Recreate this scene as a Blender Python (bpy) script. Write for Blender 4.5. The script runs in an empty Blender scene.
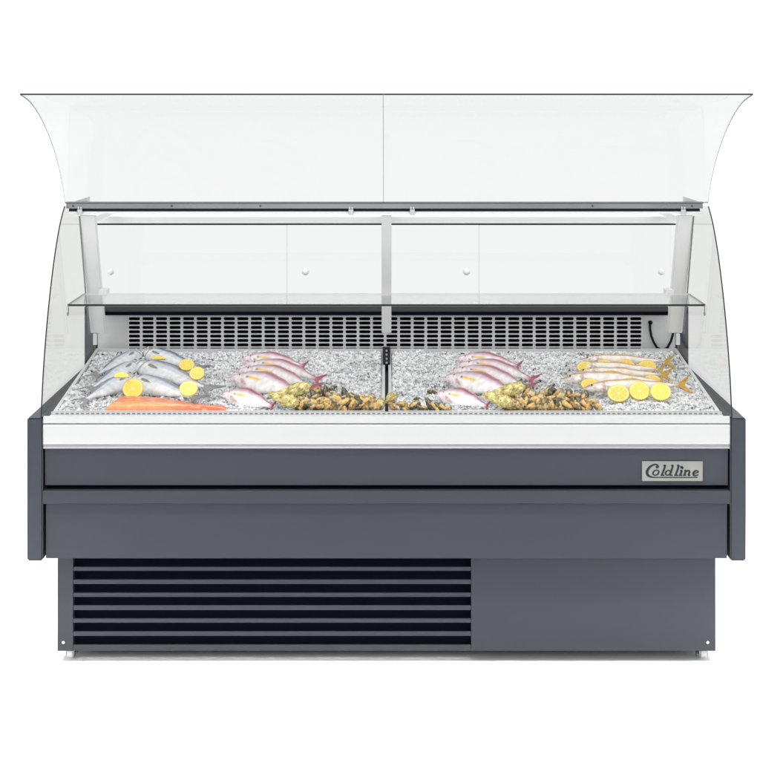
import bpy, bmesh, math, random
from mathutils import Vector, Matrix, noise
random.seed(7)
scene = bpy.context.scene
COL = scene.collection
R = math.radians
# ------------------------------------------------------------------ survey of the photo
S, D, CX, HY, ZE = 0.0029, 5.0, 386.5, 90.0, 1.68     # metre per pixel on the front plane, camera distance, axis, eye line, eye height
def PX(px, Y=0.0): return (px - CX) * S * (D + Y) / D
def PZ(py, Y=0.0): return ZE - (py - HY) * S * (D + Y) / D
BF, BB = 0.03, 0.92                                     # bed front and back
ZF, ZB = PZ(412.6, BF), PZ(349.5, BB)
BSL = (ZB - ZF) / (BB - BF)
BA = ZF - BSL * BF
BN = Vector((0, -BSL, 1)).normalized()
def on_bed(px, py, lift=0.0):
    """the point at height `lift` over the sloping ice that is seen at (px, py) of the photo"""
    k = (py - HY) * S
    Y = (ZE - BA - lift - k) / (BSL + k / D)
    return Vector((PX(px, Y), Y, BA + lift + BSL * Y))

# ------------------------------------------------------------------ materials
def newmat(name):
    m = bpy.data.materials.new(name); m.use_nodes = True
    nt = m.node_tree; nt.nodes.clear()
    out = nt.nodes.new('ShaderNodeOutputMaterial')
    return m, nt, out
def nd(nt, t, **kw):
    n = nt.nodes.new(t)
    for k, v in kw.items():
        if k in n.inputs: n.inputs[k].default_value = v
        else: setattr(n, k, v)
    return n
def rgb(r, g, b): return (r, g, b, 1)
def pbr(name, col, rough=0.5, metal=0.0, var=0.06, scale=40, rvar=0.06, bump=0.0, bscale=300, spec=0.5):
    m, nt, out = newmat(name)
    b = nd(nt, 'ShaderNodeBsdfPrincipled', **{'Roughness': rough, 'Metallic': metal, 'Specular IOR Level': spec})
    tc = nd(nt, 'ShaderNodeTexCoord')
    n = nd(nt, 'ShaderNodeTexNoise', Scale=scale, Detail=4.0)
    nt.links.new(tc.outputs['Object'], n.inputs['Vector'])
    mx = nd(nt, 'ShaderNodeMix', data_type='RGBA')
    c = Vector(col)
    mx.inputs[6].default_value = (*(c * (1 - var)), 1); mx.inputs[7].default_value = (*[min(1, v) for v in c * (1 + var)], 1)
    nt.links.new(n.outputs['Fac'], mx.inputs[0]); nt.links.new(mx.outputs[2], b.inputs['Base Color'])
    mr = nd(nt, 'ShaderNodeMapRange'); mr.inputs[3].default_value = max(0, rough - rvar); mr.inputs[4].default_value = rough + rvar
    nt.links.new(n.outputs['Fac'], mr.inputs[0]); nt.links.new(mr.outputs[0], b.inputs['Roughness'])
    if bump:
        n2 = nd(nt, 'ShaderNodeTexNoise', Scale=bscale, Detail=3.0); nt.links.new(tc.outputs['Object'], n2.inputs['Vector'])
        bp = nd(nt, 'ShaderNodeBump', Strength=bump, Distance=0.002)
        nt.links.new(n2.outputs['Fac'], bp.inputs['Height']); nt.links.new(bp.outputs[0], b.inputs['Normal'])
    nt.links.new(b.outputs[0], out.inputs[0])
    return m
def glassmat(name, tint, refl=0.035, k=0.8):
    m, nt, out = newmat(name)
    lw = nd(nt, 'ShaderNodeLayerWeight', Blend=0.5)
    p = nd(nt, 'ShaderNodeMath', operation='POWER'); p.inputs[1].default_value = 5
    a = nd(nt, 'ShaderNodeMath', operation='MULTIPLY_ADD'); a.inputs[1].default_value = k; a.inputs[2].default_value = refl
    tr = nd(nt, 'ShaderNodeBsdfTransparent'); tr.inputs[0].default_value = (*tint, 1)
    gl = nd(nt, 'ShaderNodeBsdfGlossy'); gl.inputs[0].default_value = (0.9, 0.92, 0.91, 1); gl.inputs['Roughness'].default_value = 0.0
    mx = nd(nt, 'ShaderNodeMixShader')
    L = nt.links.new
    L(lw.outputs['Facing'], p.inputs[0]); L(p.outputs[0], a.inputs[0]); L(a.outputs[0], mx.inputs[0])
    L(tr.outputs[0], mx.inputs[1]); L(gl.outputs[0], mx.inputs[2]); L(mx.outputs[0], out.inputs[0])
    return m
def attrmat(name, rough=0.3, var=0.18, scale=60, bump=0.15, bscale=250, spec=0.5, coat=0.0):
    """colour pattern of an animal or a fruit, stored on its mesh, broken up by noise"""
    m, nt, out = newmat(name); L = nt.links.new
    b = nd(nt, 'ShaderNodeBsdfPrincipled', **{'Roughness': rough, 'Specular IOR Level': spec, 'Coat Weight': coat, 'Coat Roughness': 0.15})
    at = nd(nt, 'ShaderNodeAttribute', attribute_name='pattern')
    tc = nd(nt, 'ShaderNodeTexCoord'); n = nd(nt, 'ShaderNodeTexNoise', Scale=scale, Detail=5.0)
    L(tc.outputs['Object'], n.inputs['Vector'])
    mr = nd(nt, 'ShaderNodeMapRange'); mr.inputs[1].default_value = 0.3; mr.inputs[2].default_value = 0.7
    mr.inputs[3].default_value = 1 - var; mr.inputs[4].default_value = 1 + var
    L(n.outputs['Fac'], mr.inputs[0])
    v = nd(nt, 'ShaderNodeVectorMath', operation='SCALE'); L(at.outputs['Color'], v.inputs[0]); L(mr.outputs[0], v.inputs['Scale'])
    L(v.outputs[0], b.inputs['Base Color'])
    if bump:
        n2 = nd(nt, 'ShaderNodeTexVoronoi', Scale=bscale); L(tc.outputs['Object'], n2.inputs['Vector'])
        bp = nd(nt, 'ShaderNodeBump', Strength=bump, Distance=0.001); L(n2.outputs['Distance'], bp.inputs['Height']); L(bp.outputs[0], b.inputs['Normal'])
    L(b.outputs[0], out.inputs[0]); return m

M = {}
M['grey'] = pbr('dark grey powder coat', (0.034, 0.038, 0.048), 0.45, spec=0.25, var=0.04, scale=6, bump=0.06, bscale=900)
M['greydark'] = pbr('dark grey trim', (0.030, 0.033, 0.042), 0.5)
M['black'] = pbr('black recess', (0.005, 0.0058, 0.010), 1.0, spec=0.0)
M['white'] = pbr('white enamel', (0.47, 0.473, 0.478), 0.35, var=0.02, scale=5)
M['whiteframe'] = pbr('white aluminium', (0.66, 0.67, 0.675), 0.35, var=0.03)
M['steel'] = pbr('brushed steel', (0.50, 0.51, 0.52), 0.32, 0.85, var=0.08, scale=30)
M['tray'] = pbr('satin steel tray', (0.66, 0.67, 0.675), 0.35, 0.3, var=0.05, scale=20)
M['barsteel'] = pbr('polished steel bar', (0.24, 0.245, 0.25), 0.28, 0.9, var=0.25, scale=4)
M['arm'] = pbr('light grey aluminium', (0.68, 0.685, 0.69), 0.4, 0.0, var=0.03, scale=10)
M['wall'] = pbr('grey stainless wall', (0.60, 0.605, 0.61), 0.4, 0.1, var=0.05, scale=12)
M['grille'] = pbr('grey grille metal', (0.68, 0.685, 0.69), 0.42, 0.1, var=0.04)
M['chrome'] = pbr('bright metal', (0.52, 0.53, 0.54), 0.22, 0.9)
M['nylon'] = pbr('white nylon', (0.80, 0.80, 0.79), 0.4)
M['rubber'] = pbr('black rubber', (0.008, 0.008, 0.010), 0.5, spec=0.12)
M['rail'] = pbr('dark ledge', (0.028, 0.034, 0.034), 0.4)
M['lid'] = glassmat('lid glass', (0.886, 0.889, 0.889), 0.012, 0.12)
M['door'] = glassmat('sliding door glass', (0.872, 0.880, 0.878), 0.02, 0.4)
M['sideglass'] = glassmat('side glass', (0.838, 0.842, 0.836), 0.02, 0.25)
M['shelf'] = glassmat('shelf glass', (0.905, 0.918, 0.911), 0.03, 0.6)
M['edge'] = pbr('glass edge', (0.02, 0.03, 0.028), 0.3, spec=0.12)
M['edgepale'] = pbr('frosted glass edge', (0.78, 0.80, 0.795), 0.3)
M['edgelight'] = pbr('pale glass edge', (0.13, 0.14, 0.14), 0.3, spec=0.1)
M['edgemid'] = pbr('grey glass edge', (0.16, 0.17, 0.17), 0.2)
M['badge'] = pbr('badge aluminium', (0.24, 0.245, 0.23), 0.35, 0.4, var=0.25, scale=14)
M['ink'] = pbr('badge lettering', (0.018, 0.021, 0.025), 0.5, spec=0.2)
M['floor'] = pbr('white paper sweep', (0.95, 0.95, 0.95), 0.9, var=0.005, rvar=0.0, spec=0.0)
M['fish'] = attrmat('fish skin', 0.26, 0.17, 55, 0.35, 420, coat=0.25)
M['fin'] = attrmat('fish fin', 0.4, 0.25, 120, 0.3, 600)
M['eye'] = attrmat('fish eye', 0.1, 0.02, 20, 0)
M['lemon'] = attrmat('lemon flesh', 0.25, 0.16, 260, 0.5, 420, coat=0.3)
M['peel'] = pbr('lemon peel', (0.74, 0.53, 0.05), 0.4, var=0.06, scale=120, bump=0.3, bscale=700)
M['salmon'] = attrmat('salmon flesh', 0.3, 0.12, 70, 0.25, 300, coat=0.2)
M['oyster'] = attrmat('oyster shell', 0.55, 0.55, 70, 0.6, 160)
M['shell'] = attrmat('mussel shell', 0.35, 0.45, 4, 0.4, 7)
M['meat'] = attrmat('mussel meat', 0.3, 0.35, 6, 0.4, 9, coat=0.3)
def icemats():
    m, nt, out = newmat('crushed ice'); L = nt.links.new
    b = nd(nt, 'ShaderNodeBsdfPrincipled', **{'Roughness': 0.12, 'Specular IOR Level': 0.6, 'IOR': 1.31})
    g = nd(nt, 'ShaderNodeNewGeometry'); r = nd(nt, 'ShaderNodeValToRGB')
    e = r.color_ramp.elements
    e[0].position = 0.0; e[0].color = (0.05, 0.054, 0.056, 1); e[1].position = 1.0; e[1].color = (0.95, 0.955, 0.96, 1)
    for p, c in ((0.04, 0.20), (0.11, 0.58), (0.6, 0.80)):
        x = e.new(p); x.color = (c, c * 1.015, c * 1.02, 1)
    tc = nd(nt, 'ShaderNodeTexCoord'); n = nd(nt, 'ShaderNodeTexNoise', Scale=9.0, Detail=3.0); L(tc.outputs['Object'], n.inputs['Vector'])
    ma = nd(nt, 'ShaderNodeMath', operation='MULTIPLY_ADD'); ma.inputs[1].default_value = 1.3; ma.inputs[2].default_value = -.52
    L(n.outputs['Fac'], ma.inputs[0]); ad = nd(nt, 'ShaderNodeMath', operation='ADD'); L(ma.outputs[0], ad.inputs[0]); L(g.outputs['Random Per Island'], ad.inputs[1])
    L(ad.outputs[0], r.inputs[0]); L(r.outputs[0], b.inputs['Base Color'])
    tl = nd(nt, 'ShaderNodeBsdfTranslucent'); L(r.outputs[0], tl.inputs[0]); ms = nd(nt, 'ShaderNodeMixShader'); ms.inputs[0].default_value = .2
    L(b.outputs[0], ms.inputs[1]); L(tl.outputs[0], ms.inputs[2])
    L(ms.outputs[0], out.inputs[0]); return m
M['ice'] = icemats()
M['icebase'] = pbr('packed ice', (0.55, 0.56, 0.565), 0.2, var=0.5, scale=170, bump=0.8, bscale=260)

# ------------------------------------------------------------------ mesh helpers
class MB:
    def __init__(s): s.v = []; s.f = []; s.mi = []; s.c = []
    def add(s, verts, faces, mi=0, cols=None):
        o = len(s.v); s.v += [tuple(p) for p in verts]
        s.f += [tuple(i + o for i in f) for f in faces]
        s.mi += mi if isinstance(mi, list) else [mi] * len(faces)
        if cols is not None: s.c += [tuple(c) for c in cols]
        return s
    def box(s, x0, x1, y0, y1, z0, z1, bev=0.0, mi=0, mat=None):
        bm = bmesh.new(); bmesh.ops.create_cube(bm, size=1)
        for v in bm.verts:
            v.co = Vector(((x0 + x1) / 2 + v.co.x * (x1 - x0), (y0 + y1) / 2 + v.co.y * (y1 - y0), (z0 + z1) / 2 + v.co.z * (z1 - z0)))
        if bev: bmesh.ops.bevel(bm, geom=bm.edges[:], offset=bev, segments=2, profile=0.6, affect='EDGES')
        if mat: bm.transform(mat)
        s.bm(bm, mi); return s
    def bm(s, bm, mi=0):
        bm.verts.ensure_lookup_table(); bm.verts.index_update()
        s.add([v.co for v in bm.verts], [[v.index for v in f.verts] for f in bm.faces], mi); bm.free(); return s
    def prism(s, prof, x0, x1, mi=0):
        """(y, z) outline extruded along x"""
        n = len(prof)
        vs = [(x0, y, z) for y, z in prof] + [(x1, y, z) for y, z in prof]
        fs = [(i, (i + 1) % n, n + (i + 1) % n, n + i) for i in range(n)] + [tuple(range(n))[::-1], tuple(range(n, 2 * n))]
        return s.add(vs, fs, mi)
    def cyl(s, p0, p1, r0, r1=None, n=20, mi=0):
        r1 = r0 if r1 is None else r1
        p0, p1 = Vector(p0), Vector(p1); q = (p1 - p0).to_track_quat('Z', 'Y'); L = (p1 - p0).length
        vs = []
        for z, r in ((0, r0), (L, r1)):
            for i in range(n):
                a = 2 * math.pi * i / n; vs.append(p0 + q @ Vector((r * math.cos(a), r * math.sin(a), z)))
        fs = [(i, (i + 1) % n, n + (i + 1) % n, n + i) for i in range(n)] + [tuple(range(n))[::-1], tuple(range(n, 2 * n))]
        return s.add(vs, fs, mi)
    def tube(s, pts, r, n=10, mi=0):
        pts = [Vector(p) for p in pts]; vs = []; fs = []
        for k, p in enumerate(pts):
            t = (pts[min(k + 1, len(pts) - 1)] - pts[max(k - 1, 0)]).normalized(); q = t.to_track_quat('Z', 'Y')
            for i in range(n):
                a = 2 * math.pi * i / n; vs.append(p + q @ Vector((r * math.cos(a), r * math.sin(a), 0)))
        for k in range(len(pts) - 1):
            for i in range(n): fs.append((k * n + i, k * n + (i + 1) % n, (k + 1) * n + (i + 1) % n, (k + 1) * n + i))
        fs += [tuple(range(n))[::-1], tuple(range(len(pts) * n - n, len(pts) * n))]
        return s.add(vs, fs, mi)
    def build(s, name, mats, parent=None, smooth=False, fix=False):
        me = bpy.data.meshes.new(name); me.from_pydata(s.v, [], s.f)
        for m in (mats if isinstance(mats, list) else [mats]): me.materials.append(m)
        me.polygons.foreach_set('material_index', s.mi)
        if s.c:
            a = me.attributes.new('pattern', 'FLOAT_COLOR', 'POINT')
            a.data.foreach_set('color', [x for c in s.c for x in (*c[:3], 1.0)])
        if fix:
            b = bmesh.new(); b.from_mesh(me); bmesh.ops.recalc_face_normals(b, faces=b.faces[:]); b.to_mesh(me); b.free()
        me.polygons.foreach_set('use_smooth', [smooth] * len(me.polygons)); me.update()
        o = bpy.data.objects.new(name, me); COL.objects.link(o)
        if parent:
            o.parent = parent
        return o
def tag(o, label, cat, group=None, kind=None):
    o['label'] = label; o['category'] = cat
    if group: o['group'] = group
    if kind: o['kind'] = kind
    return o
def empty(name, loc=(0, 0, 0)):
    o = bpy.data.objects.new(name, None); COL.objects.link(o); o.location = loc; o.empty_display_size = 0.1
    return o

# ------------------------------------------------------------------ floor
fl = MB().add([(-4, -4, 0), (4, -4, 0), (4, 2.2, 0), (-4, 2.2, 0)], [(0, 1, 2, 3)]).build('floor', M['floor'])
tag(fl, 'seamless white studio floor under the display case', 'floor', kind='structure')

# ------------------------------------------------------------------ the refrigerated display case
case = empty('display_case')
tag(case, 'dark grey refrigerated fish display case with its curved glass lid raised', 'display case')
def part(mb, name, mats, parent=case, **k): return mb.build(name, mats, parent, **k)
XO, XI = PX(746), PX(730.5)          # cheeks: outer, inner
ZCT, ZCB = PZ(418), PZ(561.2)
YB = 1.06
for sx in (-1, 1):
    m = MB()
    prof = [(0, ZCB), (YB, ZCB), (YB, PZ(306, .95)), (.95, PZ(306, .95)), (.95, ZCT), (0, ZCT)]
    a, b = sorted((sx * XO, sx * XI))
    bm = bmesh.new()
    v0 = [bm.verts.new((a, y, z)) for y, z in prof]; v1 = [bm.verts.new((b, y, z)) for y, z in prof]
    n = len(prof)
    for i in range(n): bm.faces.new((v0[i], v0[(i + 1) % n], v1[(i + 1) % n], v1[i]))
    bm.faces.new(v0[::-1]); bm.faces.new(v1)
    bmesh.ops.recalc_face_normals(bm, faces=bm.faces[:])
    for v in bm.verts:                                   # chamfered lower inner corner
        pass
    bmesh.ops.bevel(bm, geom=bm.edges[:], offset=0.004, segments=2, affect='EDGES')
    m.bm(bm)
    part(m, 'end_panel', M['grey'])
    # inner trim strip between cheek and tray, following the slope
    xi, xt = sx * (XI - .0008), sx * .979
    x0, x1 = sorted((xi, xt))
    part(MB().prism([(.012, ZF - .03), (.94, ZB - .05), (.94, ZB - .012), (.012, ZF - .003)], x0, x1), 'side_trim', M['greydark'], fix=True)
X0, X1 = -XI + .001, XI - .001
# carcass behind the panels
part(MB().box(X0, X1, .055, 1.05, PZ(558, .05), ZF - .09, .002), 'carcass', M['greydark'])
# white nosing and bumper panel
m = MB()
zt, zs = PZ(416.4), PZ(423.6)
m.prism([(.004, zs), (.05, zs), (.05, zt + .0012), (.018, zt + .0012), (.006, zt - .002)], X0, X1)
part(m, 'top_rail', M['white'], fix=True)
m = MB()
za, zb = PZ(424.7), PZ(445.6)
m.prism([(.009, zb), (.0045, zb + .003), (.0035, za - .004), (.006, za), (.05, za), (.05, zb)], X0, X1)
part(m, 'front_board', M['white'], fix=True)
part(MB().box(X0, X1, .008, .05, PZ(447.2), PZ(445.9)), 'trim_strip', M['steel'])
part(MB().box(X0, X1, .004, .05, PZ(448.7), PZ(447.4), .0008), 'trim_strip', M['chrome'])
# dark upper fascia, groove, bumper, lower fascia
part(MB().prism([(.012, PZ(449)), (.05, PZ(449)), (.05, PZ(486.4)), (.016, PZ(486.4))], X0 + .004, X1 - .004), 'upper_fascia', M['grey'], fix=True)
part(MB().box(X0 + .003, X1 - .003, .046, .054, PZ(492), PZ(486.2)), 'groove', M['black'])
part(MB().prism([(.002, PZ(491)), (.045, PZ(491)), (.045, PZ(504.6)), (.006, PZ(504.6)), (.001, PZ(503.5))], X0, X1), 'bumper', M['grey'], fix=True)
part(MB().box(X0 + .006, X1 - .006, .014, .052, PZ(558.4, .014), PZ(504.9), .0012), 'lower_fascia', M['grey'])
# plinth
YP = .06
bx0, bx1, lx0, lx1 = PX(57.5, YP), PX(715.5, YP), PX(73, YP), PX(471.2, YP)
zpt, zpb = PZ(558.4, .03), PZ(651, YP)
slots = [(558.6, 567), (571, 579.7), (584.2, 592.9), (597, 605.7), (610.3, 618.9), (622.9, 631.8), (636.1, 645)]
plinth = part(MB().box(bx0, bx1, YP + .045, .98, zpb, zpt - .001, .002), 'plinth', M['greydark'])
part(MB().box(bx0, lx0, YP, YP + .044, zpb, zpt - .001, .0012), 'plinth_panel', M['grey'])
part(MB().box(lx1, bx1, YP, YP + .044, zpb, zpt - .001, .0012), 'plinth_panel', M['grey'])
lv = MB()
for i in range(7):
    zt_ = PZ(slots[i][1], YP); zb_ = PZ(slots[i + 1][0], YP) if i < 6 else zpb
    lv.box(lx0 + .0005, lx1 - .0005, YP + .0015, YP + .008, zb_, zt_, .0008)
louv = part(lv, 'louvre_grille', M['grey'])
part(MB().box(lx0 + .0006, lx1 - .0006, YP + .030, YP + .0435, zpb + .004, zpt - .002), 'backing', M['black'], louv)
for px in (63.5, 707.7):
    x, z = PX(px, YP), PZ(642.3, YP)
    m = MB(); m.cyl((x, YP + .001, z), (x, YP - .0025, z), .0056, .0045, 20); m.cyl((x, YP - .0024, z), (x, YP - .004, z), .0026, .002, 6)
    part(m, 'screw', M['chrome'])
# casters
for px, sx in ((67.7, 1), (706.0, -1)):
    x, y = PX(px, YP), YP + .045
    cs = part(MB().box(x - .017, x + .022 if sx > 0 else x + .017, y - .02, y + .025, zpb - .003, zpb - .0001, .0008) if sx > 0 else MB().box(x - .022, x + .017, y - .02, y + .025, zpb - .003, zpb - .0001, .0008), 'caster', M['steel'])
    w = MB(); N = 28
    for xx, r in ((-.0088, .012), (-.0088, .0135), (-.0068, .0152), (.0068, .0152), (.0088, .0135), (.0088, .012)):
        for k in range(N):
            a = 2 * math.pi * k / N; w.v.append((x + xx, y + r * math.cos(a), .0152 + r * math.sin(a)))
    for j in range(5):
        for k in range(N): w.f.append((j * N + k, j * N + (k + 1) % N, (j + 1) * N + (k + 1) % N, (j + 1) * N + k)); w.mi.append(0)
    w.f += [tuple(range(N)), tuple(range(5 * N, 6 * N))]; w.mi += [0, 0]
    part(w, 'wheel', M['nylon'], cs, smooth=False, fix=True)
    f = MB()
    for dx in (-.0115, .0115): f.box(x + dx - .0012, x + dx + .0012, y - .011, y + .011, .008, zpb - .003, .0005)
    f.cyl((x - .0135, y, .0152), (x + .0135, y, .0152), .004, None, 12)
    part(f, 'fork', M['steel'], cs)
    bl = MB(); xb = x + sx * .0185
    bl.box(xb - .0045, xb + .0045, y - .014, y + .006, .016, .022, .001).box(xb - .005, xb - .002, y - .016, y - .006, .008, .020, .001)
    bl.box(xb + .001, xb + .0045, y - .014, y - .004, zpb - .012, zpb - .003, .0006)
    part(bl, 'brake_lever', M['greydark'], cs)
# badge
bz = .0135
badge = part(MB().box(PX(642, .01), PX(702.7, .01), .0095, .0155, PZ(481, .01), PZ(461.3, .01), .0008), 'badge', M['badge'])
class Ink:
    def __init__(s): s.m = MB(); s.k = 0
    def stroke(s, pts, w):
        """flat raised stroke through points given on the badge face; w = width or list of widths"""
        P = [Vector((PX(630 + x / 9.5, .009), PZ(450 + y / 9.5, .009))) for x, y in pts]
        Q = []; W = []
        n = len(P); ws = w if isinstance(w, list) else [w] * n
        for i in range(n - 1):                      # catmull-rom
            p0, p1, p2, p3 = P[max(i - 1, 0)], P[i], P[i + 1], P[min(i + 2, n - 1)]
            for j in range(6):
                t = j / 6
                Q.append(.5 * ((2 * p1) + (p2 - p0) * t + (2 * p0 - 5 * p1 + 4 * p2 - p3) * t * t + (3 * p1 - p0 - 3 * p2 + p3) * t ** 3)); W.append(ws[i] + (ws[i + 1] - ws[i]) * t)
        Q.append(P[-1]); W.append(ws[-1])
        y0 = .0093 - s.k * .00005; s.k += 1; k = S / 9.5 / 2
        vs = []; fs = []
        for i, q in enumerate(Q):
            t = (Q[min(i + 1, len(Q) - 1)] - Q[max(i - 1, 0)])
            t = t.normalized() if t.length > 0 else Vector((1, 0)); nn = Vector((-t.y, t.x)) * W[i] * k
            for sg, yy in ((1, y0), (-1, y0), (1, .0105), (-1, .0105)):
                vs.append((q.x + sg * nn.x, yy, q.y + sg * nn.y))
        for i in range(len(Q) - 1):
            a, b = 4 * i, 4 * i + 4
            fs += [(a, a + 1, b + 1, b), (a, b, b + 2, a + 2), (a + 1, a + 3, b + 3, b + 1)]
        e = 4 * (len(Q) - 1); fs += [(0, 2, 3, 1), (e, e + 1, e + 3, e + 2)]
        s.m.add(vs, fs)
    def dot(s, x, y, r): 
        s.stroke([(x - r * .02, y - r), (x - r * .5, y - r * .5 + 0.01), (x, y), (x + r * .5, y + r * .5), (x + r * .02, y + r)], [r * .8, r * 1.6, r * 2.2, r * 1.6, r * .8])
ink = Ink()
# capital C with ball terminal, running into the underline swash
ink.stroke([(258, 172), (268, 158), (258, 143), (236, 138), (208, 148), (180, 172), (163, 204), (166, 232), (184, 250), (214, 259), (260, 261), (400, 261), (540, 261), (643, 260)],
           [13, 17, 17, 16, 18, 24, 27, 26, 20, 13, 10, 10, 10, 10])
ink.stroke([(262, 158), (254, 164), (246, 168)], [24, 24, 16])
def oval(cx, cy, rx, ry, sl=.28, w=16):
    ink.stroke([(cx + rx * math.cos(a) - sl * ry * math.sin(a) * -1 * -1, cy + ry * math.sin(a)) for a in [2 * math.pi * k / 12 for k in range(13)]], [w if k % 6 in (0, 1, 5) else w * .75 for k in range(13)])
oval(246, 216, 27, 24)
ink.stroke([(318, 150), (334, 149), (318, 200), (304, 236), (318, 241)], [12, 19, 19, 19, 11]); ink.stroke([(290, 241), (328, 241)], 12)
oval(361, 217, 23, 23)
ink.stroke([(392, 150), (406, 149), (393, 200), (381, 236), (396, 241)], [12, 19, 19, 19, 11]); ink.stroke([(378, 241), (404, 241)], 12)
ink.stroke([(446, 150), (462, 149), (448, 200), (436, 236), (450, 241)], [12, 19, 19, 19, 11]); ink.stroke([(420, 241), (460, 241)], 12)
ink.dot(493, 166, 13)
ink.stroke([(476, 198), (491, 197), (484, 220), (478, 238), (490, 241)], [12, 19, 19, 19, 11]); ink.stroke([(464, 241), (498, 241)], 12)
ink.stroke([(516, 198), (530, 197), (523, 220), (517, 241)], [12, 19, 19, 19]); ink.stroke([(504, 241), (534, 241)], 12)
ink.stroke([(526, 212), (544, 198), (562, 199), (564, 214), (556, 238), (574, 241)], [10, 14, 18, 19, 19, 11])
ink.stroke([(606, 222), (632, 217), (648, 208), (638, 197), (618, 200), (602, 218), (604, 236), (624, 243), (650, 234)], [9, 10, 14, 13, 15, 19, 19, 14, 9])
part(ink.m, 'lettering', M['ink'], badge)

# ------------------------------------------------------------------ tray area
HWF, HWB = PX(720, BF), PX(676.5, BB)
XD = PX(386.7, .4)                     # divider
dz = .012
def bz_(y, off=0): return BA + BSL * y + off
def slab(x0f, x1f, x0b, x1b, yf, yb, off, th):
    v = []
    for o in (off, off - th):
        v += [(x0f, yf, bz_(yf, o)), (x1f, yf, bz_(yf, o)), (x1b, yb, bz_(yb, o)), (x0b, yb, bz_(yb, o))]
    return v, [(0, 1, 2, 3), (7, 6, 5, 4), (0, 4, 5, 1), (1, 5, 6, 2), (2, 6, 7, 3), (3, 7, 4, 0)]
trays = []
for sx in (-1, 1):
    if sx < 0: xf = (-HWF, PX(385.0, BF)); xb = (-HWB, PX(385.0, BB))
    else: xf = (PX(388.4, BF), HWF); xb = (PX(388.4, BB), HWB)
    m = MB(); r = .011
    rf, rb = r, r * .8
    m.add(*slab(xf[0], xf[0] + rf, xb[0], xb[0] + rb, BF, BB, .004, .05))
    m.add(*slab(xf[1] - rf, xf[1], xb[1] - rb, xb[1], BF, BB, .004, .05))
    m.add(*slab(xf[0] + rf, xf[1] - rf, xf[0] + rf, xf[1] - rf, BF, BF + .008, .0045, .05))
    m.add(*slab(xb[0] + rb, xb[1] - rb, xb[0] + rb, xb[1] - rb, BB - .008, BB, .0035, .05))
    m.add(*slab(xf[0] + .001, xf[1] - .001, xb[0] + .001, xb[1] - .001, BF + .001, BB - .001, -.046, .003))
    t = part(m, 'tray', M['tray'], fix=True); trays.append((xf, xb))
# divider: black channel, wider bracket with pegs at the back
part(MB().add(*slab(PX(385.15, BF), PX(388.25, BF), PX(385.15, BB), PX(388.25, BB), BF + .003, BB, -.012, .03)), 'divider_channel', M['rubber'])
yb0 = on_bed(386.5, 366).y
br = part(MB().add(*slab(PX(382.8, yb0), PX(390.2, yb0), PX(382.8, BB), PX(390.2, BB), yb0, BB + .003, .009, .012)), 'divider_bracket', M['rubber'])
for py in (351.5, 355.5, 359.5, 363.5):
    p = on_bed(386.6, py, .009); part(MB().cyl(p, p + BN * .006, .0035, .0028, 12), 'peg', M['chrome'], br)
# perforated air strip in front of the trays
m = MB(); ys = .021
zl, zh = PZ(415.8, ys), PZ(411.9, ys)
m.box(-HWF - .004, HWF + .004, ys, ys + .008, zl - .006, zh, .0006)
n = 130
for i in range(n):
    x = -HWF + .006 + (2 * HWF - .012) * (i + .5) / n
    m.box(x - .0042, x + .0042, ys - .0006, ys + .002, PZ(414.3, ys), PZ(412.9, ys), 0, 1)
part(m, 'air_strip', [M['steel'], M['edgemid']])

# ------------------------------------------------------------------ back wall with air grille
YG = .955
gx0, gx1 = PX(97, YG), PX(676.5, YG)
sx0, sx1 = PX(127.6, YG), PX(642.6, YG); NC = 38
gz1 = PZ(316.6, YG); pitch = 4.36 * S * (D + YG) / D; NR = 9
gz0 = gz1 - NR * pitch
wall = MB()
zwt = PZ(307, YG)
wall.box(gx0, sx0, YG, YG + .02, gz0 - .04, zwt).box(sx1, gx1, YG, YG + .02, gz0 - .04, zwt)
wall.box(sx0, sx1, YG, YG + .02, gz1, zwt).box(sx0, sx1, YG, YG + .02, gz0 - .04, gz0)
bw = part(wall, 'back_wall', M['wall'])
gr = MB(); cw = (sx1 - sx0) / NC; hw, hh = cw * .415, pitch * .355
inner = []; outer = []
for q in range(4):
    cxs, czs = ((1, 1), (-1, 1), (-1, -1), (1, -1))[q]
    for k in range(4):
        a = math.pi / 2 * q + math.pi / 2 * k / 3
        inner.append((cxs * (hw - hh * .8) + hh * .8 * math.cos(a), czs * (hh * .2) + hh * .8 * math.sin(a)))
        ox = cxs * cw / 2; oz = czs * pitch / 2
        if q in (0, 2): 
            if k == 0: oz *= .5
            if k == 3: ox *= .8
        else:
            if k == 0: ox *= .8
            if k == 3: oz *= .5
        outer.append((ox, oz))
for r_ in range(NR):
    for c_ in range(NC):
        xc = sx0 + cw * (c_ + .5); zc = gz1 - pitch * (r_ + .5); y = YG + .001
        vs = [(xc + a, y, zc + b) for a, b in outer] + [(xc + a, y, zc + b) for a, b in inner] + [(xc + a, y + .004, zc + b) for a, b in inner]
        fs = []
        for k in range(16):
            k2 = (k + 1) % 16
            fs += [(k, k2, 16 + k2, 16 + k), (16 + k, 16 + k2, 32 + k2, 32 + k)]
        gr.add(vs, fs)
part(gr, 'air_grille', M['grille'], bw)
part(MB().box(sx0 - .004, sx1 + .004, YG + .021, YG + .03, gz0 - .02, gz1 + .004), 'backing', M['black'], bw)
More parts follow.
